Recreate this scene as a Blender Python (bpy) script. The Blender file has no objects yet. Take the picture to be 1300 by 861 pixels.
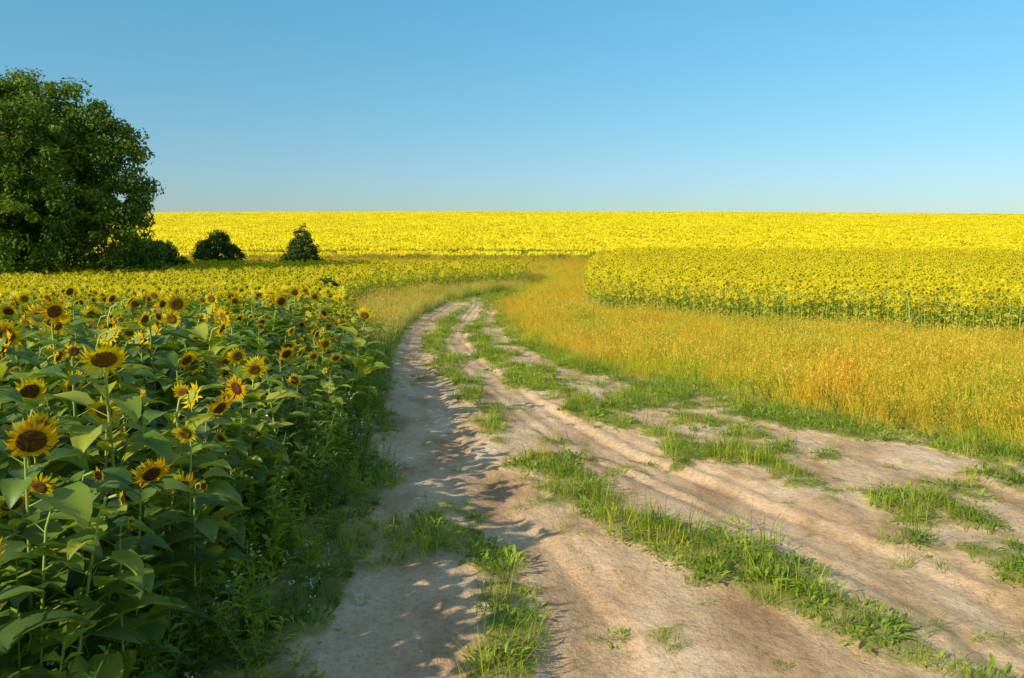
import bpy, math, numpy as np
from mathutils import Vector
rng=np.random.default_rng(7)
sc=bpy.context.scene
# ---------------------------------------------------------------- helpers
def hsh(ix,iy,s):
    h=np.sin(ix*127.1+iy*311.7+s*74.7)*43758.5453
    return h-np.floor(h)
def vn(x,y,s=0):
    x=np.asarray(x,float);y=np.asarray(y,float)
    ix=np.floor(x);iy=np.floor(y);fx=x-ix;fy=y-iy
    fx=fx*fx*(3-2*fx);fy=fy*fy*(3-2*fy)
    a=hsh(ix,iy,s);b=hsh(ix+1,iy,s);c=hsh(ix,iy+1,s);d=hsh(ix+1,iy+1,s)
    return (a*(1-fx)+b*fx)*(1-fy)+(c*(1-fx)+d*fx)*fy
def fbm(x,y,s=0,o=4):
    t=0;a=.5
    for i in range(o):
        t=t+a*vn(x*2**i,y*2**i,s+i*13);a*=.5
    return t
TY=[-400,-60,0,5,10,15,20,30,40,50,60,70,80,100,120,200,300,330,380,450,700,1200,3500]
TZ=[-3,-.3,0,0,-.08,-.25,-.5,-.95,-1.2,-1.12,-1.0,-.8,-.35,.6,1.8,6.7,13.5,14.8,15.6,15,6,-10,-40]
def smooth_interp(y):
    y=np.asarray(y,float);w=np.maximum(1.2,np.abs(y)*.05);t=0
    for k in (-1,-.5,0,.5,1): t=t+np.interp(y+k*w,TY,TZ)
    return t/5
def T(x,y):
    x=np.asarray(x,float);y=np.asarray(y,float)
    b=smooth_interp(y)
    f=np.where(b>0,1-np.clip((x/760)**2,0,.6),1)
    return b*f+ .12*(fbm(x*.12,y*.12,3,3)-.45)*np.clip(np.hypot(x,y)/20,0,1)
I=np.interp
def Lf(y): return I(y,[-5,5,8,13.8,21.6,32,40,48,55,58,63,67,72,76],[-1.8,-1.78,-1.85,-2.75,-4.2,-6.5,-9,-9.5,-8.5,-6,-3.5,.5,1.5,1.5])
def Rf(y): return I(y,[8,13,18,22,26,30.6,37.5,44,50,60,70,80,97],[42,32,25,20,16.0,12.8,8.4,4.0,4.6,5.6,6.3,7.5,11])
def RL(y): return I(y,[-5,5,6,8.2,13.8,21.6,32.5,42,51,58,65,72,80,90],[-1.1,-1.1,-1.15,-1.3,-2.1,-3.2,-4.3,-4.6,-4.1,-2.2,.9,2.6,3.6,5])
def RE(y): return I(y,[-5,5,7,9.2,10.6,12.5,15,18,22.5,28,42,51,58,65,72,80,90],[9,8.2,7.2,5.9,4.7,3.65,2.9,1.9,1.1,.3,-.8,-1.2,.6,3.4,4.9,6,7.5])
def cB(y): return I(y,[-5,4.8,5.4,6.1,6.95,8,9.8,13.8,17.8,28,42,51,58,65,80],[2.6,1.95,1.7,1.4,.93,.5,-.1,-.66,-1.28,-2.75,-2.9,-2.6,-.7,2.2,4.8])
def wB(y): return I(y,[5,6,7,8.2,10,14,20,28,50],[.46,.46,.48,.36,.24,.2,.36,.4,.3])
def cC(y): return I(y,[-5,5,6.1,7.2,8.25,9.4,11.4,15,21.6,32.5,42],[4.6,4.1,3.7,3.3,2.9,2.15,1.45,.45,-.5,-1.5,-1.5])
def wC(y): return I(y,[5,6,7.5,9,11.4,15,22,32,42],[.75,.7,.6,.5,.38,.36,.4,.34,.25])
def cT3(y): return I(y,[-5,5,7.6,9,11.1,13.3,18.7,28,42],[6.3,5.6,4.6,4.0,3.2,2.25,.85,-.3,-1.1])
def grassness(x,y):
    n=fbm(x*1.6,y*1.1,21,4)-.47
    n2=fbm(x*6,y*4.5,33,3)-.44
    n0=fbm(x*.55,y*.4,77,2)-.37
    xx=x+ (fbm(x*.8,y*.6,5,3)-.43)*.75
    def st(c,w,a=1): return a*np.exp(-((xx-c)/w)**2)
    g=st(cB(y),wB(y),.78)
    g=np.maximum(g,st(cC(y),wC(y),.90))
    g=np.maximum(g,st(I(y,[4,5,7,8],[-.05,-.1,-.34,-.4]),.17,.68*np.clip((7.6-y)/1.5,0,1)))
    g=np.maximum(g,1/(1+np.exp((xx-RL(y)-.02)/.09)))
    e=RE(y)-np.clip(1.2-.03*y,.2,1.1)
    g=np.maximum(g,1/(1+np.exp(-(xx-e)/.18)))
    rb=1/(1+np.exp(-(xx-cC(y)-wC(y)*.6)/.15))
    g=np.maximum(g,rb*(.45-.18*np.exp(-((xx-cT3(y))/.3)**2)+.3*np.clip((8.5-y)/2,0,1)))
    g=g+n*1.8+n2*1.4+n0*.7*(g>.12)
    g=g+np.clip((y-50)/9,0,1)*1.2
    return np.clip((g-.36)*2.2,0,1)
def inroad(x,y): return (x>RL(y))&(x<RE(y))&(y<84)
def rut(x,y):
    t2=(cB(y)+cC(y))/2; t1=(RL(y)+cB(y))/2
    d=-.07*np.exp(-((x-t2)/.42)**2)-.055*np.exp(-((x-t1)/.42)**2)-.03*np.exp(-((x-cT3(y))/.25)**2)
    wob=.16*(fbm(0*x,y*.45,4,2)-.4)
    amp=.5+1.1*fbm(x*.7,y*.5,61,2)
    for o,a in ((-.34,.026),(.26,.03),(.52,.013)):
        a=a*amp
        d=d-a*np.exp(-((x-t2-o-wob)/.085)**2)+a*.5*np.exp(-((x-t2-o-wob-.14)/.07)**2)
        d=d-a*.7*np.exp(-((x-t1-o*.7+wob)/.085)**2)+a*.35*np.exp(-((x-t1-o*.7+wob-.12)/.07)**2)
    fade=np.clip((70-y)/20,0,1)
    g=grassness(x,y)
    return fade*(d+ .03*g)+.05*(fbm(x*1.8,y*1.1,9,4)-.47)+.022*(fbm(x*7,y*5,19,3)-.44)*np.clip(1-y/35,0,1)
def obj(name,me,parent=None,link=True):
    o=bpy.data.objects.new(name,me)
    if link: sc.collection.objects.link(o)
    if parent: o.parent=parent
    return o
class MB:
    def __init__(s): s.v=[];s.f=[];s.m=[]
    def add(s,v,f,m):
        b=len(s.v);s.v+= [tuple(map(float,p)) for p in v];s.f+=[tuple(i+b for i in q) for q in f];s.m+=[m]*len(f)
    def mesh(s,name,mats,smooth=True):
        me=bpy.data.meshes.new(name);me.from_pydata(s.v,[],s.f)
        for m in mats: me.materials.append(m)
        me.polygons.foreach_set('material_index',s.m)
        me.polygons.foreach_set('use_smooth',[smooth]*len(s.f));me.update();return me
# ---------------------------------------------------------------- materials
def newmat(name):
    m=bpy.data.materials.new(name);m.use_nodes=True;nt=m.node_tree;nt.nodes.clear();return m,nt
def N(nt,t,**k):
    n=nt.nodes.new(t)
    for a,b in k.items(): setattr(n,a,b)
    return n
def ramp(nt,fac,stops):
    r=N(nt,'ShaderNodeValToRGB');e=r.color_ramp.elements
    while len(e)<len(stops): e.new(.5)
    for el,(p,c) in zip(e,stops): el.position=p;el.color=(*c,1)
    nt.links.new(fac,r.inputs[0]);return r.outputs[0]
def mixc(nt,fac,a,b,mode='MIX'):
    m=N(nt,'ShaderNodeMix',data_type='RGBA',blend_type=mode)
    for s,v in ((0,fac),(6,a),(7,b)):
        if isinstance(v,(int,float)): m.inputs[s].default_value=v
        elif isinstance(v,tuple): m.inputs[s].default_value=(*v,1)
        else: nt.links.new(v,m.inputs[s])
    return m.outputs[2]
def foliage(name,stops,wstops=None,wscale=.15,trans=.35,tmul=(1.3,1.4,.6),rough=.55,spec=.3,nscale=3.):
    m,nt=newmat(name);L=nt.links
    oi=N(nt,'ShaderNodeObjectInfo');ge=N(nt,'ShaderNodeNewGeometry')
    nz=N(nt,'ShaderNodeTexNoise');nz.inputs['Scale'].default_value=nscale;nz.inputs['Detail'].default_value=3
    L.new(ge.outputs['Position'],nz.inputs['Vector'])
    ad=N(nt,'ShaderNodeMath',operation='MULTIPLY_ADD');L.new(oi.outputs['Random'],ad.inputs[0]);ad.inputs[1].default_value=.5;
    L.new(nz.outputs['Fac'],ad.inputs[2])
    sb=N(nt,'ShaderNodeMath',operation='SUBTRACT');L.new(ad.outputs[0],sb.inputs[0]);sb.inputs[1].default_value=.25
    ri=N(nt,'ShaderNodeMath',operation='MULTIPLY_ADD');L.new(ge.outputs['Random Per Island'],ri.inputs[0]);ri.inputs[1].default_value=.3
    L.new(sb.outputs[0],ri.inputs[2])
    sb2=N(nt,'ShaderNodeMath',operation='SUBTRACT');L.new(ri.outputs[0],sb2.inputs[0]);sb2.inputs[1].default_value=.15
    col=ramp(nt,sb2.outputs[0],stops)
    if wstops:
        wz=N(nt,'ShaderNodeTexNoise');wz.inputs['Scale'].default_value=wscale;wz.inputs['Detail'].default_value=6
        L.new(ge.outputs['Position'],wz.inputs['Vector'])
        wc=ramp(nt,wz.outputs['Fac'],wstops)
        col=mixc(nt,1.0,col,wc,'MULTIPLY')
    p=N(nt,'ShaderNodeBsdfPrincipled');p.inputs['Roughness'].default_value=rough;p.inputs['Specular IOR Level'].default_value=spec
    L.new(col,p.inputs['Base Color'])
    o=N(nt,'ShaderNodeOutputMaterial')
    if trans>0:
        t=N(nt,'ShaderNodeBsdfTranslucent');L.new(mixc(nt,1.0,col,tmul,'MULTIPLY'),t.inputs['Color'])
        mx=N(nt,'ShaderNodeMixShader');mx.inputs[0].default_value=trans
        L.new(p.outputs[0],mx.inputs[1]);L.new(t.outputs[0],mx.inputs[2]);L.new(mx.outputs[0],o.inputs[0])
    else: L.new(p.outputs[0],o.inputs[0])
    return m
M_leaf=foliage('sunflower_leaf',[(.25,(.10,.18,.035)),(.5,(.20,.31,.04)),(.8,(.46,.49,.05))],rough=.45,spec=.5,trans=.42,tmul=(1.6,1.4,.5))
M_stem=foliage('sunflower_stem',[(.3,(.28,.37,.06)),(.8,(.45,.51,.10))],trans=.1)
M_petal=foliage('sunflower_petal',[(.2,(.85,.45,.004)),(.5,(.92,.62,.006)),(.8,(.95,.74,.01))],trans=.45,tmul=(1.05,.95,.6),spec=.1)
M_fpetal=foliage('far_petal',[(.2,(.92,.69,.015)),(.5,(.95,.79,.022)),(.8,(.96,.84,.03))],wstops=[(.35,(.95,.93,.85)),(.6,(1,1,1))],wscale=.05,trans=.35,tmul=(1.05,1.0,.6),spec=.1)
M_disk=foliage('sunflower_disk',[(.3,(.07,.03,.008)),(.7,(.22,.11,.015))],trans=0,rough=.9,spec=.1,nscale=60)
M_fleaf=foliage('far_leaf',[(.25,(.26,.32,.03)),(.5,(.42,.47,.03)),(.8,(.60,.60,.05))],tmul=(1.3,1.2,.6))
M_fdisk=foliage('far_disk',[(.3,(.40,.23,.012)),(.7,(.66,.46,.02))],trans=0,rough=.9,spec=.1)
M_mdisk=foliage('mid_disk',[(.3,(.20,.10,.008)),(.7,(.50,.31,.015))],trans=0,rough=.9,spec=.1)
M_grass=foliage('short_grass_blade',[(.25,(.14,.22,.02)),(.5,(.28,.36,.025)),(.8,(.50,.50,.05))],wstops=[(.4,(.8,.88,.8)),(.55,(1.1,1.02,.9)),(.68,(1.4,1.05,1.1))],wscale=.9,trans=.4,nscale=1.5)
M_tall=foliage('tall_grass_blade',[(.25,(.34,.38,.015)),(.45,(.60,.55,.02)),(.62,(.74,.63,.03)),(.85,(.82,.60,.04))],wstops=[(.33,(.70,.93,.8)),(.47,(1,1,1)),(.56,(1.08,.92,1.0)),(.66,(1.15,.64,.8))],wscale=.42,trans=.4,tmul=(1.1,1.02,.6),nscale=.5)
M_seed=foliage('grass_seed_head',[(.3,(.68,.48,.04)),(.6,(.80,.56,.05)),(.8,(.80,.36,.04))],trans=.3,tmul=(1,1,.8),nscale=.6)
M_tan=foliage('dry_grass_blade',[(.3,(.33,.38,.05)),(.6,(.54,.50,.11)),(.8,(.64,.52,.20))],trans=.35,tmul=(1,1,.8),nscale=.6)
M_weed=foliage('weed_leaf',[(.25,(.13,.22,.025)),(.5,(.25,.35,.03)),(.8,(.43,.49,.04))],trans=.4)
M_white=foliage('white_blossom',[(.3,(.7,.7,.65)),(.8,(.8,.8,.78))],trans=.2,tmul=(1,1,1))
M_tree=foliage('tree_leaf',[(.2,(.04,.085,.012)),(.5,(.085,.155,.014)),(.85,(.22,.29,.022))],trans=.35,tmul=(1.3,1.3,.5),nscale=.5)
def barkm():
    m,nt=newmat('bark');L=nt.links
    nz=N(nt,'ShaderNodeTexNoise');nz.inputs['Scale'].default_value=4;nz.inputs['Detail'].default_value=8
    c=ramp(nt,nz.outputs['Fac'],[(.3,(.05,.04,.03)),(.7,(.17,.14,.10))])
    p=N(nt,'ShaderNodeBsdfPrincipled');p.inputs['Roughness'].default_value=.9;L.new(c,p.inputs['Base Color'])
    b=N(nt,'ShaderNodeBump');L.new(nz.outputs['Fac'],b.inputs['Height']);L.new(b.outputs[0],p.inputs['Normal'])
    o=N(nt,'ShaderNodeOutputMaterial');L.new(p.outputs[0],o.inputs[0]);return m
M_bark=barkm()
def groundmat(name):
    m,nt=newmat(name);L=nt.links
    ge=N(nt,'ShaderNodeNewGeometry')
    def nz(s,d=4,r=.55,vec=None):
        n=N(nt,'ShaderNodeTexNoise');n.inputs['Scale'].default_value=s;n.inputs['Detail'].default_value=d;n.inputs['Roughness'].default_value=r
        L.new(vec or ge.outputs['Position'],n.inputs['Vector']);return n.outputs['Fac']
    def scl(v):
        vm=N(nt,'ShaderNodeVectorMath',operation='MULTIPLY');L.new(ge.outputs['Position'],vm.inputs[0]);vm.inputs[1].default_value=v;return vm.outputs[0]
    st=scl((1,.45,1));st2=scl((1,.8,1))
    sand=ramp(nt,nz(1.6,8,vec=st,r=.62),[(.32,(.42,.245,.115)),(.5,(.66,.43,.235)),(.66,(.79,.565,.345))])
    fine=ramp(nt,nz(24,8,r=.75,vec=st2),[(.32,(.66,.63,.60)),(.5,(1,1,1)),(.70,(1.12,1.10,1.07))])
    sand=mixc(nt,1.,sand,fine,'MULTIPLY')
    vo=N(nt,'ShaderNodeTexVoronoi');vo.inputs['Scale'].default_value=34;L.new(ge.outputs['Position'],vo.inputs['Vector'])
    peb=ramp(nt,vo.outputs['Distance'],[(.10,(1,1,1)),(.2,(0,0,0))])
    gate=ramp(nt,nz(2.2,5),[(.48,(0,0,0)),(.60,(1,1,1))])
    pg=mixc(nt,1.,peb,gate,'MULTIPLY')
    sand=mixc(nt,pg,sand,(.36,.22,.11))
    gr=ramp(nt,nz(3,6),[(.3,(.12,.14,.025)),(.5,(.26,.25,.05)),(.7,(.50,.37,.16))])
    far=ramp(nt,nz(.25,5),[(.35,(.36,.37,.02)),(.65,(.56,.49,.03))])
    aG=N(nt,'ShaderNodeAttribute',attribute_name='g');aF=N(nt,'ShaderNodeAttribute',attribute_name='far')
    gr=mixc(nt,aF.outputs['Fac'],gr,far)
    ma=N(nt,'ShaderNodeMath',operation='MULTIPLY_ADD');L.new(nz(14,5,r=.75),ma.inputs[0]);ma.inputs[1].default_value=1.5;L.new(aG.outputs['Fac'],ma.inputs[2])
    ff=N(nt,'ShaderNodeMapRange');L.new(ma.outputs[0],ff.inputs[0]);ff.inputs[1].default_value=1.0;ff.inputs[2].default_value=1.55;ff.inputs[3].default_value=0;ff.inputs[4].default_value=.92
    col=mixc(nt,ff.outputs[0],sand,gr)
    p=N(nt,'ShaderNodeBsdfPrincipled');p.inputs['Roughness'].default_value=.95;p.inputs['Specular IOR Level'].default_value=.1
    L.new(col,p.inputs['Base Color'])
    h=N(nt,'ShaderNodeMath',operation='MULTIPLY_ADD');L.new(nz(30,7,r=.72,vec=st2),h.inputs[0]);h.inputs[1].default_value=.42
    L.new(nz(6,5,vec=st2),h.inputs[2])
    h2=N(nt,'ShaderNodeMath',operation='MULTIPLY_ADD');L.new(pg,h2.inputs[0]);h2.inputs[1].default_value=.2;L.new(h.outputs[0],h2.inputs[2])
    b=N(nt,'ShaderNodeBump');b.inputs['Strength'].default_value=.85;b.inputs['Distance'].default_value=.045
    L.new(h2.outputs[0],b.inputs['Height']);L.new(b.outputs[0],p.inputs['Normal'])
    o=N(nt,'ShaderNodeOutputMaterial');L.new(p.outputs[0],o.inputs[0]);return m
M_ground=groundmat('ground_soil')
# ---------------------------------------------------------------- ground sheet
def gridmesh(name,X,Y,Z,attrs,mat):
    ny,nx=X.shape
    v=np.stack([X,Y,Z],-1).reshape(-1,3)
    i=np.arange(ny*nx).reshape(ny,nx)
    q=np.stack([i[:-1,:-1],i[:-1,1:],i[1:,1:],i[1:,:-1]],-1).reshape(-1,4)
    me=bpy.data.meshes.new(name);me.from_pydata(v.tolist(),[],q.tolist())
    me.polygons.foreach_set('use_smooth',[True]*len(q));me.materials.append(mat)
    for k,a in attrs.items():
        at=me.attributes.new(k,'FLOAT','POINT');at.data.foreach_set('value',a.reshape(-1).astype(np.float32))
    me.update();return obj(name,me)
xs=np.concatenate([-np.geomspace(2500,14,26),np.arange(-13,14,.5),np.geomspace(14,2500,26)])
ys=np.concatenate([-np.geomspace(400,6,12),np.arange(-5,95,.5),np.arange(96,400,6),np.geomspace(410,3400,20)])
X,Y=np.meshgrid(xs,ys)
Z=T(X,Y)
rd=np.clip(np.minimum(X-(RL(Y)-.5),(RE(Y)+.5)-X)/.5,0,1)*(Y<86)*(Y>-5.1)
Z=Z-.16*rd
far=np.clip((Y-45)/20,0,1)
far=np.maximum(far,np.clip((X-RE(Y)-.5)/2,0,1)*.7)
gridmesh('ground',X,Y,Z,{'g':np.ones_like(X),'far':far},M_ground)
ysr=np.concatenate([np.arange(-4,4,.3),np.arange(4,12,.045),np.arange(12,26,.1),np.arange(26,86,.35)])
tt=np.linspace(0,1,200)
YY,TT=np.meshgrid(ysr,tt,indexing='ij')
XX=(RL(YY)-.6)+(RE(YY)-RL(YY)+1.2)*TT
ZZ=T(XX,YY)+rut(XX,YY)+.004
G=grassness(XX,YY)
edge=np.clip(np.minimum(TT,1-TT)*25,0,1)
G=np.maximum(G,1-edge)
gridmesh('dirt_road',XX,YY,ZZ,{'g':G,'far':np.clip((YY-45)/20,0,1)},M_ground)
def surf(x,y):
    z=T(x,y);r=inroad(x,y);return np.where(r,z+rut(x,y),z)
# ---------------------------------------------------------------- plants
def frame(n):
    n=Vector(n).normalized();u=Vector((0,0,1));r=n.cross(u)
    if r.length<.01:r=Vector((1,0,0))
    r.normalize();u=r.cross(n);return n,r,u
def tube(mb,pts,rad,mat,k=5):
    vs=[];fs=[]
    for j,(p,r) in enumerate(zip(pts,rad)):
        a=Vector(pts[min(j+1,len(pts)-1)])-Vector(pts[max(j-1,0)]);a.normalize()
        s=a.cross(Vector((0.31,.95,0.05)));s.normalize();t=a.cross(s)
        for i in range(k):
            an=2*math.pi*i/k;vs.append(Vector(p)+s*(r*math.cos(an))+t*(r*math.sin(an)))
    for j in range(len(pts)-1):
        for i in range(k):
            fs.append((j*k+i,j*k+(i+1)%k,(j+1)*k+(i+1)%k,(j+1)*k+i))
    mb.add(vs,fs,mat)
def leaf(mb,base,az,L,W,p0,p1,mat,na=6,heart=True,rs=None):
    f=Vector((math.cos(az),math.sin(az),0));r=Vector((-math.sin(az),math.cos(az),0))
    S=(-1,-.5,0,.5,1) if na>3 else (-1,0,1)
    vs=[];p=Vector(base);tw=rs.uniform(-.4,.4)
    for i in range(na):
        t=i/(na-1)
        w=I(t,[0,.08,.22,.4,.62,.82,1],[.35,.85,1,.92,.66,.33,.02]) if heart else I(t,[0,.3,.7,1],[.25,1,.7,.03])
        an=p0+(p1-p0)*t
        d=f*math.cos(an)+Vector((0,0,math.sin(an)));up=Vector((0,0,math.cos(an)))-f*math.sin(an)
        rr=(r*math.cos(tw*t)+up*math.sin(tw*t))
        back=-.10*L if (heart and i==0) else 0
        for s in S:
            q=p+rr*(s*w*W/2)+up*(abs(s)*w*W*.18+rs.uniform(-1,1)*W*.045)+d*(back*abs(s)*1.)
            vs.append(q)
        p=p+d*(L/(na-1))
    k=len(S);fs=[(i*k+j,i*k+j+1,(i+1)*k+j+1,(i+1)*k+j) for i in range(na-1) for j in range(k-1)]
    mb.add(vs,fs,mat)
def head(mb,c,n,R,PL,np_,rings,rs,lod=0):
    n,r,u=frame(n);c=Vector(c);k=14 if lod==0 else 7
    def P(a,rad,h): return c+r*(rad*math.cos(a))+u*(rad*math.sin(a))+n*h
    vs=[c+n*(R*.12)];prof=((.45,.2),(.8,.24),(1.,.05)) if lod==0 else ((1.,.05),)
    for (q,h) in prof:
        for i in range(k): vs.append(P(2*math.pi*i/k,R*q,R*h))
    fs=[(0,1+i,1+(i+1)%k) for i in range(k)]
    for j in range(len(prof)-1):
        for i in range(k): fs.append((1+j*k+i,1+(j+1)*k+i,1+(j+1)*k+(i+1)%k,1+j*k+(i+1)%k))
    mb.add(vs,fs,2)
    vs=[c-n*(R*.55)]+[P(2*math.pi*i/k,R*1.08,-R*.05) for i in range(k)]
    mb.add(vs,[(0,1+(i+1)%k,1+i) for i in range(k)],0)
    if lod==0:
        for i in range(16):
            a=2*math.pi*(i+rs.uniform(-.3,.3))/16;w=.11
            mb.add([P(a-w,R*.95,-R*.1),P(a+w,R*.95,-R*.1),P(a,R*1.55,-R*.35)],[(0,1,2)],0)
    droop=rs.uniform(-.5,.3)
    for g in range(rings):
        for i in range(np_):
            a=2*math.pi*(i+.5*g+rs.uniform(-.3,.3))/np_;l=PL*rs.uniform(.6,1.25);b=droop+rs.uniform(-.5,.65)
            wd=(1.1*math.pi*(R+l*.4)/np_)/(R+l*.4)
            h1=.03*R+g*.004;tips=rs.uniform(-.5,.5)*wd
            v=[P(a-wd*.5,R*.93,h1),P(a+wd*.5,R*.93,h1),P(a-wd*.52,R+l*.5,h1+l*(.1+b*.25)),P(a+wd*.52,R+l*.5,h1+l*(.12+b*.25)),P(a+tips,R+l*(1-.2*abs(b)),h1+l*b)]
            mb.add(v,[(0,1,3,2),(2,3,4)],1)
def sunflower(rs,lod,kind=0):
    mb=MB();H=rs.uniform(1.5,1.75);lean=rs.uniform(-.08,.08,2)
    ft=rs.uniform(-.8,-.05) if lod==0 else rs.uniform(-.45,.1)
    fwd=Vector((0,-1,0))
    R=rs.uniform(.045,.07) if lod==0 else rs.uniform(.042,.056)
    pts=[];rad=[];ns=6 if lod==0 else 3
    for i in range(ns):
        t=i/(ns-1);pts.append(Vector((lean[0]*t*t,lean[1]*t*t,H*.92*t)));rad.append(.014-.006*t)
    top=pts[-1];pts+= [top+Vector((0,-.03,H*.06)),top+Vector((0,-.09,H*.075))];rad+=[.008,.01]
    tube(mb,pts,rad,3,5 if lod==0 else 3)
    nn=fwd*math.cos(ft)+Vector((rs.uniform(-.2,.2),0,math.sin(ft)))
    c=pts[-1]+nn.normalized()*.04
    if kind==1: head(mb,c,nn+Vector((0,0,.9)),.03,.03,10,1,rs,0)
    else: head(mb,c,nn,R,rs.uniform(.05,.075) if lod==0 else rs.uniform(.08,.105),18 if lod==0 else 12,2 if lod==0 else 1,rs,lod)
    if lod:
        for q in range(2):
            zz=H*rs.uniform(.55,.86);head(mb,Vector((rs.uniform(-.14,.14),-.1,zz)),fwd+Vector((rs.uniform(-.5,.5),0,-.05)),.033,.075,9,1,rs,1)
    nl=26 if lod==0 else 9
    az=rs.uniform(0,6.28)
    for i in range(nl):
        t=.12+.86*i/(nl-1);z=H*.92*t;az+=2.4+rs.uniform(-.4,.4)
        sz=I(t,[.1,.4,.7,.98],[.24,.36,.32,.20])*rs.uniform(.75,1.2)
        if lod: sz*=.76
        b=Vector((lean[0]*t*t,lean[1]*t*t,z));pe=.05+sz*.35
        d=Vector((math.cos(az),math.sin(az),.55));e=b+d.normalized()*pe
        if lod==0: tube(mb,[b,e],[.005,.003],3,3)
        p0=rs.uniform(-.2,.7)
        leaf(mb,e,az,sz,sz*rs.uniform(.66,.84),p0,p0-rs.uniform(.5,1.4),0,6 if lod==0 else 3,True,rs)
    return mb
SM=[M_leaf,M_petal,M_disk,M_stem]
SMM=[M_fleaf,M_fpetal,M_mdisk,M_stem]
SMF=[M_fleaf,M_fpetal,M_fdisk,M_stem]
def protocol(name,makers):
    c=bpy.data.collections.new(name)
    for i,me in enumerate(makers):
        o=bpy.data.objects.new('%s_%02d'%(name,i),me);c.objects.link(o)
    return c
def rst(s): return np.random.default_rng(s)
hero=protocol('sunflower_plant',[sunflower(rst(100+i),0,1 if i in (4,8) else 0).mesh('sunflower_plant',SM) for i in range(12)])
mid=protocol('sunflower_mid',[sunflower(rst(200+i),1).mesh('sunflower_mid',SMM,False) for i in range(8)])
def patch(rs,S=3.):
    mb=MB();n=66
    for i in range(n):
        x,y=rs.uniform(-S/2,S/2,2);H=rs.uniform(1.42,1.72);ft=rs.uniform(-.4,.2);az=rs.uniform(-.6,.5)
        nn=Vector((math.sin(az)*math.cos(ft),-math.cos(az)*math.cos(ft),math.sin(ft)))
        n_,r,u=frame(nn);c=Vector((x,y,H));k=9;R=rs.uniform(.035,.05);Ro=rs.uniform(.13,.16)
        a0=rs.uniform(0,1)
        vs=[c+n_*.01]+[c+r*(R*math.cos(a0+2*math.pi*j/k))+u*(R*math.sin(a0+2*math.pi*j/k))+n_*.01 for j in range(k)]
        mb.add(vs,[(0,1+j,1+(j+1)%k) for j in range(k)],2)
        vs=[];
        for j in range(k):
            a=a0+2*math.pi*j/k;vs.append(c+r*(R*math.cos(a))+u*(R*math.sin(a)))
        for j in range(k):
            a=a0+2*math.pi*j/k;q=Ro*rs.uniform(.8,1.1);vs.append(c+r*(q*math.cos(a))+u*(q*math.sin(a))+n_*rs.uniform(-.02,.03))
        mb.add(vs,[(j,k+j,k+(j+1)%k,(j+1)%k) for j in range(k)],1)
        mb.add([Vector((x-.01,y+.05,0)),Vector((x+.01,y+.05,0)),Vector((x+.01,y+.03,H)),Vector((x-.01,y+.03,H))],[(0,1,2,3)],3)
        for j in range(3):
            az=rs.uniform(0,6.28);b=Vector((x,y,rs.uniform(.45,.82)*H))
            leaf(mb,b,az,.28,.2,.3,-.9,0,3,True,rs)
    return mb
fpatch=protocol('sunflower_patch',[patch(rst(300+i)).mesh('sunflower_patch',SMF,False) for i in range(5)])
def blades(rs,n,rad,h0,h1,w,bend,mats,seed=0,segs=3):
    mb=MB()
    for i in range(n):
        a=rs.uniform(0,6.28);q=rad*math.sqrt(rs.uniform());b=Vector((q*math.cos(a),q*math.sin(a),-.01))
        az=a+rs.uniform(-1.2,1.2);h=rs.uniform(h0,h1);bd=rs.uniform(.1,1)*bend
        f=Vector((math.cos(az),math.sin(az),0));r=Vector((-math.sin(az),math.cos(az),0))
        if rs.uniform()<.5: r=(r+f).normalized()
        vs=[]
        for s in range(segs+1):
            t=s/segs;p=b+Vector((0,0,h*t*(1-.25*bd*t)))+f*(h*bd*t*t);ww=w*(1-.85*t)*.5
            vs+=[p-r*ww,p+r*ww]
        mb.add(vs,[(2*s,2*s+1,2*s+3,2*s+2) for s in range(segs)],0)
        if rs.uniform()<seed:
            p=b+Vector((0,0,h*(1-.25*bd)))+f*(h*bd)
            for j in range(4):
                o=Vector((rs.uniform(-.015,.015),rs.uniform(-.015,.015),rs.uniform(-.02,.07)));d=Vector((rs.uniform(-1,1),rs.uniform(-1,1),rs.uniform(.5,2))).normalized()
                s=d.cross(Vector((rs.uniform(-1,1),rs.uniform(-1,1),.1))).normalized()
                mb.add([p+o-s*.008,p+o+s*.008,p+o+d*.04],[(0,1,2)],1)
    return mb
tall=protocol('tall_grass_tuft',[blades(rst(400+i),28,.17,.16,.58,.011,.8,None,.36 if i<5 else .05).mesh('tall_grass_tuft',[M_tall,M_seed],False) for i in range(7)])
tan_=protocol('dry_grass_tuft',[blades(rst(430+i),34,.2,.4,.8,.014,.4,None,.4).mesh('dry_grass_tuft',[M_tan,M_seed],False) for i in range(3)])
def lowweed(rs,n,rad,L0,L1):
    mb=MB()
    for i in range(n):
        a=rs.uniform(0,6.28);q=rad*math.sqrt(rs.uniform());L=rs.uniform(L0,L1);p0=rs.uniform(.1,1.2)
        leaf(mb,(q*math.cos(a),q*math.sin(a),rs.uniform(0,.03)),a+rs.uniform(-1,1),L,L*.38,p0,p0-1.0,0,3,False,rs)
    return mb
lows=[blades(rst(500+i),30,.12,.03,.10,.006,1.0,None).mesh('short_grass_tuft',[M_grass],False) for i in range(4)]
lows+=[blades(rst(520+i),26,.14,.10,.30,.007,1.1,None).mesh('short_grass_tuft',[M_grass],False) for i in range(2)]
lows+=[lowweed(rst(540+i),32,.13,.03,.09).mesh('short_weed',[M_weed],False) for i in range(4)]
low=protocol('road_grass_tuft',lows)
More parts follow.
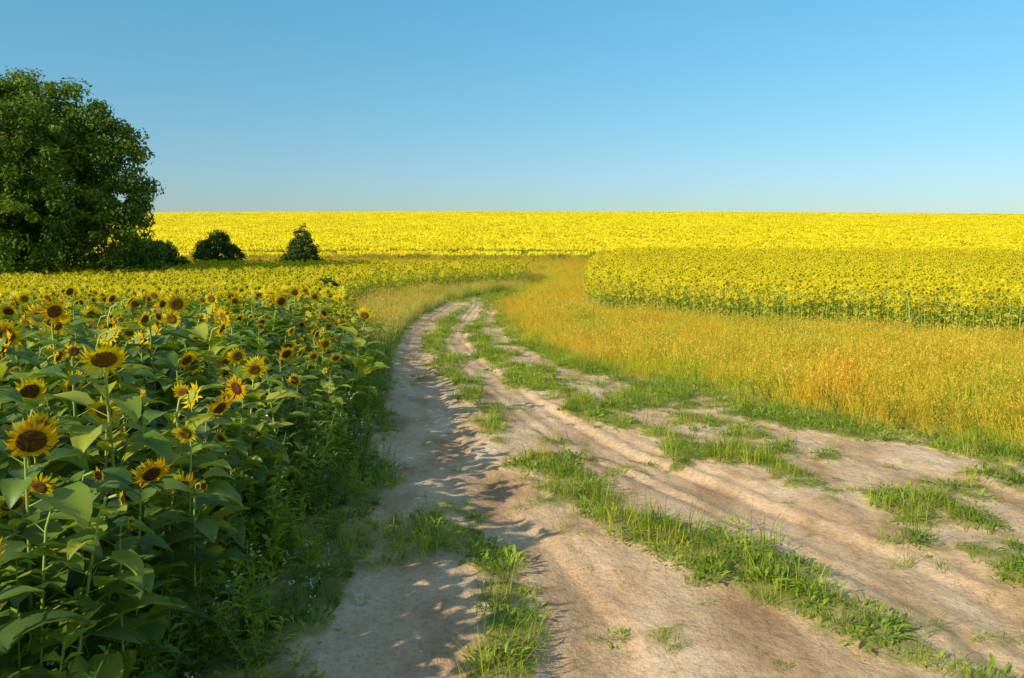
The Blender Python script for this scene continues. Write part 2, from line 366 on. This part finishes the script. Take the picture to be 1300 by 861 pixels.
def bushweed(rs,white):
    mb=MB()
    for s in range(6):
        a=rs.uniform(0,6.28);h=rs.uniform(.35,.8);d=Vector((math.cos(a)*.3,math.sin(a)*.3,1)).normalized()
        b=Vector((math.cos(a)*.04,math.sin(a)*.04,0));tube(mb,[b,b+d*h],[.004,.002],0,3)
        for j in range(16):
            t=rs.uniform(.1,1);az=rs.uniform(0,6.28);L=rs.uniform(.05,.13)*(1.3-t*.6)
            p0=rs.uniform(0,1);leaf(mb,b+d*(h*t),az,L,L*.42,p0,p0-1,0,3,False,rs)
        if white:
            for j in range(4):
                p=b+d*h+Vector(rs.uniform(-.05,.05,3));n_,r,u=frame((rs.uniform(-1,1),-1,.8));q=.012
                mb.add([p+r*(q*math.cos(k*1.047))+u*(q*math.sin(k*1.047)) for k in range(6)],[(0,1,2,3,4,5)],1)
    return mb
weed=protocol('verge_weed',[bushweed(rst(600+i),i==3).mesh('verge_weed',[M_weed,M_white],False) for i in range(4)])
# ---------------------------------------------------------------- scatter by geometry nodes
def scatter(name,pts,rotz,scl,idx,coll,tilt=.08):
    n=len(pts);me=bpy.data.meshes.new(name);me.vertices.add(n);me.vertices.foreach_set('co',np.asarray(pts,np.float32).reshape(-1))
    r=np.stack([rng.normal(0,tilt,n),rng.normal(0,tilt,n),rotz],-1).astype(np.float32)
    a=me.attributes.new('rot','FLOAT_VECTOR','POINT');a.data.foreach_set('vector',r.reshape(-1))
    a=me.attributes.new('scl','FLOAT','POINT');a.data.foreach_set('value',np.asarray(scl,np.float32))
    a=me.attributes.new('idx','INT','POINT');a.data.foreach_set('value',np.asarray(idx,np.int32))
    me.update();o=obj(name,me)
    g=bpy.data.node_groups.new(name+'_gn','GeometryNodeTree')
    g.interface.new_socket('Geometry',in_out='INPUT',socket_type='NodeSocketGeometry');g.interface.new_socket('Geometry',in_out='OUTPUT',socket_type='NodeSocketGeometry')
    gi=g.nodes.new('NodeGroupInput');go=g.nodes.new('NodeGroupOutput');L=g.links
    ci=g.nodes.new('GeometryNodeCollectionInfo');ci.inputs[0].default_value=coll;ci.inputs['Separate Children'].default_value=True;ci.inputs['Reset Children'].default_value=True
    ip=g.nodes.new('GeometryNodeInstanceOnPoints');ip.inputs['Pick Instance'].default_value=True
    def na(nm,t):
        k=g.nodes.new('GeometryNodeInputNamedAttribute');k.data_type=t;k.inputs[0].default_value=nm
        return k.outputs[0]
    mp=g.nodes.new('GeometryNodeMeshToPoints')
    L.new(gi.outputs[0],mp.inputs[0]);L.new(mp.outputs[0],ip.inputs['Points']);L.new(ci.outputs[0],ip.inputs['Instance'])
    L.new(na('idx','INT'),ip.inputs['Instance Index'])
    er=g.nodes.new('FunctionNodeEulerToRotation');L.new(na('rot','FLOAT_VECTOR'),er.inputs[0]);L.new(er.outputs[0],ip.inputs['Rotation'])
    L.new(na('scl','FLOAT'),ip.inputs['Scale']);L.new(ip.outputs[0],go.inputs[0])
    md=o.modifiers.new('scatter','NODES');md.node_group=g;return o
def jgrid(x0,x1,y0,y1,dx,dy,j=.4):
    x,y=np.meshgrid(np.arange(x0,x1,dx),np.arange(y0,y1,dy));x=x.ravel();y=y.ravel()
    return x+rng.uniform(-j,j,x.size)*dx,y+rng.uniform(-j,j,y.size)*dy
def vis(x,y,m=7): return np.abs(x)<.63*np.maximum(y,0)+m
allsf=bpy.data.collections.new('sunflower_plants')
for o in list(hero.objects)+list(mid.objects): allsf.objects.link(o)
names=sorted([o.name for o in allsf.objects]);hi=[names.index(o.name) for o in hero.objects];mi=[names.index(o.name) for o in mid.objects]
def idxs(near):
    n=near.size;return np.where(near,np.array(hi)[rng.integers(0,len(hi),n)],np.array(mi)[rng.integers(0,len(mi),n)])
# left field
x,y=jgrid(-62,3,-4,76,.5,.36)
k=(x<Lf(y))&vis(x,y)&~((y<2.9)&(x>-2.0))
x=x[k];y=y[k];d=np.hypot(x,y)
e=Lf(y)-x
s=np.where(e<.9,rng.uniform(.58,.84,x.size),rng.uniform(.80,1.05,x.size))
s=np.where((e<.9)&(y<5.5),rng.uniform(.66,.9,x.size),s)
s=np.where(d>22,rng.uniform(.9,1.05,x.size),s)
nr=rng.uniform(size=x.size)<np.clip((27-d)/12,0,1)
P=np.stack([x,y,T(x,y)-.02],-1)
rz=np.where(nr,rng.normal(.9,.8,x.size),rng.normal(.2,.5,x.size));ix=idxs(nr)
ex=np.array([[-2.24,4.62,.99,.45],[-2.52,4.3,.84,.85],[-3.9,6.6,1.03,.3],[-3.6,6.5,1.05,.6],[-2.3,11.2,1.0,.0],[-3.2,8.6,1.02,.5],
 [-1.75,3.55,.62,1.2],[-1.95,3.2,.70,2.0],[-1.72,4.3,.60,1.0],[-2.1,3.9,.72,1.6]])
P=np.concatenate([P,np.stack([ex[:,0],ex[:,1],T(ex[:,0],ex[:,1])],-1)]);rz=np.concatenate([rz,ex[:,3]]);s=np.concatenate([s,ex[:,2]]);ix=np.concatenate([ix,np.array(hi)[[0,3,5,1,2,6,4,8,4,8]]])
scatter('sunflower_field',P,rz,s,ix,allsf,.08)
nL=len(P)
# right field
x,y=jgrid(4,80,12,97,.55,.34)
k=(x>Rf(y))&vis(x,y,9)
x=x[k];y=y[k];e=x-Rf(y)
P=np.stack([x,y,T(x,y)-.02],-1)
s=np.where(e<1.6,rng.uniform(.74,1.12,x.size),rng.uniform(.96,1.14,x.size))
scatter('sunflower_field',P,rng.normal(-.2,.35,x.size),s,idxs(np.hypot(x,y)<0),allsf,.05)
nR=len(P)
# hill field (patches)
x,y=jgrid(-300,300,95,345,2.7,2.6,.25)
k=vis(x,y,30)
x=x[k];y=y[k]
s=rng.uniform(.93,1.05,x.size)*(1+.10*(fbm(x*.03,y*.12,91,2)-.37)*2)
s=np.where((y<99)&(x<9),s*.8,s)
scatter('sunflower_field',np.stack([x,y,T(x,y)],-1),rng.uniform(-.3,.1,x.size),s,rng.integers(0,5,x.size),fpatch,.01)
# ---- tall grass, right verge
x,y=jgrid(-2,46,4.5,64,.2,.2)
hw=(x>RE(y)-.15)&(x<Rf(y)+.4)&vis(x,y,3)
keep=rng.uniform(size=x.size)<np.clip(1.2-np.hypot(x,y)/55,.3,1)
k=hw&keep
x=x[k];y=y[k];ed=np.clip((x-RE(y))/1.2,.0,1)
s=(.34+.55*ed)*rng.uniform(.5,1.3,x.size)*(1+1.6*(fbm(x*.6,y*.6,8,3)-.43))*(1+np.clip((y-25)/60,0,.4))
scatter('tall_grass',np.stack([x,y,T(x,y)],-1),rng.uniform(0,6.28,x.size),s,rng.integers(0,7,x.size),tall,.22)
# broad-leaved weeds among the tall grass
x,y=jgrid(-2,40,5,46,.6,.6,.5)
k=(x>RE(y)+.1)&(x<Rf(y))&vis(x,y,3)&(fbm(x*.35,y*.35,44,3)+rng.uniform(-.1,.1,x.size)>.50)
x=x[k];y=y[k]
scatter('meadow_weeds',np.stack([x,y,T(x,y)],-1),rng.uniform(0,6.28,x.size),rng.uniform(.35,.65,x.size),rng.choice(4,x.size,p=[.33,.33,.33,.01]),weed,.12)
# meadow strip behind the fields + either side of the track end
x,y=jgrid(-75,12,60,98,.42,.42)
k=vis(x,y,5)&~((x>Rf(y)-.2)&(y<97))&~((x<Lf(y)+.1)&(y<76.5))&~((x>RL(y))&(x<RE(y))&(y<62))&((x>-3)|(y>76))
x=x[k];y=y[k]
scatter('meadow_grass',np.stack([x,y,T(x,y)],-1),rng.uniform(0,6.28,x.size),rng.uniform(.6,1.3,x.size)+np.clip((y-84)/12,0,1)*1.1,rng.integers(0,7,x.size),tall,.1)
# dry grass at the left verge further down the track
x,y=jgrid(-12,6,20,76,.3,.3)
k=(x>Lf(y)-.3)&(x<RL(y)-.1)&(rng.uniform(size=x.size)<np.clip((y-20)/12,.15,1))
x=x[k];y=y[k]
scatter('dry_grass',np.stack([x,y,T(x,y)],-1),rng.uniform(0,6.28,x.size),rng.uniform(.4,1.15,x.size)*(1+1.2*(fbm(x*.5,y*.5,18,3)-.43)),rng.integers(0,3,x.size),tan_,.1)
# low road grass
x,y=jgrid(-5,12,2.8,62,.085,.085,.5)
g=grassness(x,y);b=(x>RL(y)-.35)&(x<RE(y)+.5)&vis(x,y,2)
pr=np.clip(g,.0,1)**1.2*.72*np.clip(1.15-y/45,.22,1)
pr=np.where(g<.15,.009,pr)
k=b&(rng.uniform(size=x.size)<pr)
x=x[k];y=y[k];g=g[k]
s=rng.uniform(.35,1.25,x.size)*(.4+.6*g)*(1+np.clip((y-10)/40,0,.6))
scatter('road_grass',np.stack([x,y,surf(x,y)],-1),rng.uniform(0,6.28,x.size),s,rng.integers(0,len(lows),x.size),low,.15)
nG=x.size
# weeds at foot of the sunflowers
x,y=jgrid(-6,0,2.5,34,.2,.2,.5)
off=x-Lf(y)
k=(off>-.5)&(x<RL(y)+.05)&(rng.uniform(size=x.size)<.8)
x=x[k];y=y[k]
s=np.clip(1.15-.9*(x-Lf(y))/np.maximum(.3,RL(y)-Lf(y)),.35,1.2)*rng.uniform(.5,1.15,x.size)
wi=rng.choice(4,x.size,p=[.32,.32,.31,.05])
scatter('verge_weeds',np.stack([x,y,T(x,y)],-1),rng.uniform(0,6.28,x.size),s,wi,weed,.12)
print('COUNTS',nL,nR,nG)
# ---------------------------------------------------------------- trees
def crown_mesh(name,lobes,nclump,per,cr,leafsz,seed,squash=.75):
    rs=rst(seed)
    vol=np.array([l[3]*l[4] for l in lobes],float);vol=vol**1.6;vol/=vol.sum()
    li=rs.choice(len(lobes),nclump,p=vol)
    L=np.array(lobes,float)[li]
    d=rs.normal(size=(nclump,3));d/=np.linalg.norm(d,axis=1)[:,None]
    q=rs.uniform(.35,1,nclump)**.35
    c=L[:,:3]+d*np.stack([L[:,3],L[:,3],L[:,4]],-1)*q[:,None]
    c=c[c[:,2]>.3];n=len(c)
    sz=rs.uniform(.55,1.3,n)*cr
    o=rs.normal(size=(n,per,3));o/=np.linalg.norm(o,axis=2)[...,None];o*=rs.uniform(0,1,(n,per,1))**.5*.62;o[...,2]*=squash
    p=(c[:,None,:]+o*sz[:,None,None]).reshape(-1,3)
    out=(p-np.repeat(c,per,0));out/=np.linalg.norm(out,axis=1)[:,None]+1e-6
    nr=rs.normal(size=p.shape)*.6+out*1.2+np.array([0,0,.4]);nr/=np.linalg.norm(nr,axis=1)[:,None]
    a=np.cross(nr,rs.normal(size=p.shape));a/=np.linalg.norm(a,axis=1)[:,None];b=np.cross(nr,a)
    s=leafsz*rs.uniform(.6,1.2,len(p))[:,None]
    v=np.stack([p-a*s*.5,p-b*s*.32+nr*s*.08,p+a*s*.6,p+b*s*.32+nr*s*.08],1).reshape(-1,3)
    f=np.arange(len(v)).reshape(-1,4)
    me=bpy.data.meshes.new(name);me.from_pydata(v.tolist(),[],f.tolist());me.materials.append(M_tree);me.update();return me
def tree(name,x,y,lobes,nclump,per,cr,lsz,seed,trunk_r,forks,H):
    e=obj(name,None);e.location=(x,y,float(T(x,y))-.1)
    obj('crown',crown_mesh('crown',lobes,nclump,per,cr,lsz,seed),e)
    rs=rst(seed+1);mb=MB()
    pts=[Vector((0,0,0)),Vector((.1,0,H*.15)),Vector((.05,.1,H*.35)),Vector((-.1,0,H*.6)),Vector((0,0,H*.88))]
    tube(mb,pts,[trunk_r*1.3,trunk_r,trunk_r*.8,trunk_r*.5,trunk_r*.1],0,10)
    for i in range(forks):
        l=lobes[i%len(lobes)];z=H*rs.uniform(.12,.55);a=Vector((0,0,z));t=Vector(l[:3])+Vector(rs.normal(size=3))*l[3]*.25
        m=a.lerp(t,.5)+Vector((0,0,-.05*H));r=trunk_r*.45
        tube(mb,[a,m,t],[r,r*.6,r*.12],0,6)
    obj('trunk',mb.mesh('trunk',[M_bark]),e);return e
big=[(.3,0,13.0,3.4,2.8),(3.4,0,12.2,3.4,3.0),(5.6,.5,10.8,3.0,3.0),(-3.5,1,12.2,4,3.4),(6.8,0,8.4,3.0,3.2),(7.2,-.5,5,2.9,3.0),(7.8,-.3,6.6,2.3,2.6),(2,-3.5,9.5,3.8,4),(2.2,-4,5,4,4),(-4,-2.5,8,4.4,4.5),(0,2,8,5.5,6),(-5.5,0,5,4.5,4.5),(4.2,1.5,2.8,4.2,2.6),(8.0,0,2.4,2.4,2.2),(-1,-3,2.8,4.4,2.6),(.6,-1.5,12.0,3,3.0)]
tree('deciduous_tree',-35.6,60,big,1700,100,1.4,.27,11,.55,22,15)
tree('deciduous_tree',-46,66,big,900,60,1.6,.42,12,.5,14,15)
def bush(x,y,w,h,seed,cone=False):
    if cone: lb=[(0,0,h*.28,w*.48,h*.26),(0,0,h*.52,w*.36,h*.25),(.1,0,h*.76,w*.2,h*.22),(w*.2,0,h*.2,w*.33,h*.2),(-w*.22,0,h*.25,w*.3,h*.22)]
    else: lb=[(0,0,h*.5,w*.38,h*.45),(w*.28,.3,h*.36,w*.28,h*.34),(-w*.28,-.2,h*.4,w*.27,h*.36),(.1,0,h*.72,w*.2,h*.25)]
    tree('shrub',x,y,lb,300,46,.65,.2,seed,.09,9,h)
bush(-28.3,80,4.0,4.5,31);bush(-20.2,80,3.9,5.0,32,True);bush(-29.6,70,3.8,3.9,33);bush(-9.4,42,.9,1.9,34)
# ---------------------------------------------------------------- light & sky
az=math.atan2(-.62,-.785)
el=math.radians(28)
S=Vector((math.cos(az)*math.cos(el),math.sin(az)*math.cos(el),math.sin(el)))
ld=bpy.data.lights.new('sun','SUN');ld.energy=5;ld.angle=math.radians(.55);ld.color=(1,.91,.71)
lo=bpy.data.objects.new('sun',ld);sc.collection.objects.link(lo);lo.rotation_euler=S.to_track_quat('Z','Y').to_euler()
w=bpy.data.worlds.new('World');sc.world=w;w.use_nodes=True;nt=w.node_tree;nt.nodes.clear()
sk=nt.nodes.new('ShaderNodeTexSky');sk.sky_type='NISHITA';sk.sun_disc=False;sk.sun_elevation=el;sk.sun_rotation=math.atan2(S.x,S.y)
sk.air_density=1.0;sk.dust_density=.4;sk.ozone_density=1.8
tc=nt.nodes.new('ShaderNodeTexCoord');sx=nt.nodes.new('ShaderNodeSeparateXYZ');nt.links.new(tc.outputs['Generated'],sx.inputs[0])
haze=ramp(nt,sx.outputs['Z'],[(0.0,(.54,.54,.63)),(.08,(.55,.71,.80)),(.28,(.50,1.02,1.03)),(.6,(1.3,1.4,1.35))])  # grades sky colour by elevation; upper sky brightened as added fill for shadows
bg=nt.nodes.new('ShaderNodeBackground');bg.inputs[1].default_value=.15
ow=nt.nodes.new('ShaderNodeOutputWorld');nt.links.new(mixc(nt,1.,sk.outputs[0],haze,'MULTIPLY'),bg.inputs[0]);nt.links.new(bg.outputs[0],ow.inputs[0])
# ---------------------------------------------------------------- camera
cd=bpy.data.cameras.new('camera');co=bpy.data.objects.new('camera',cd);sc.collection.objects.link(co)
cd.sensor_width=36;cd.lens=1050/1300*36;cd.clip_end=6000;cd.clip_start=.05
co.location=(0,0,2.25);co.rotation_euler=(math.radians(90-6.28),0,0);sc.camera=co
sc.view_settings.view_transform='Standard';sc.view_settings.look='None';sc.view_settings.exposure=0
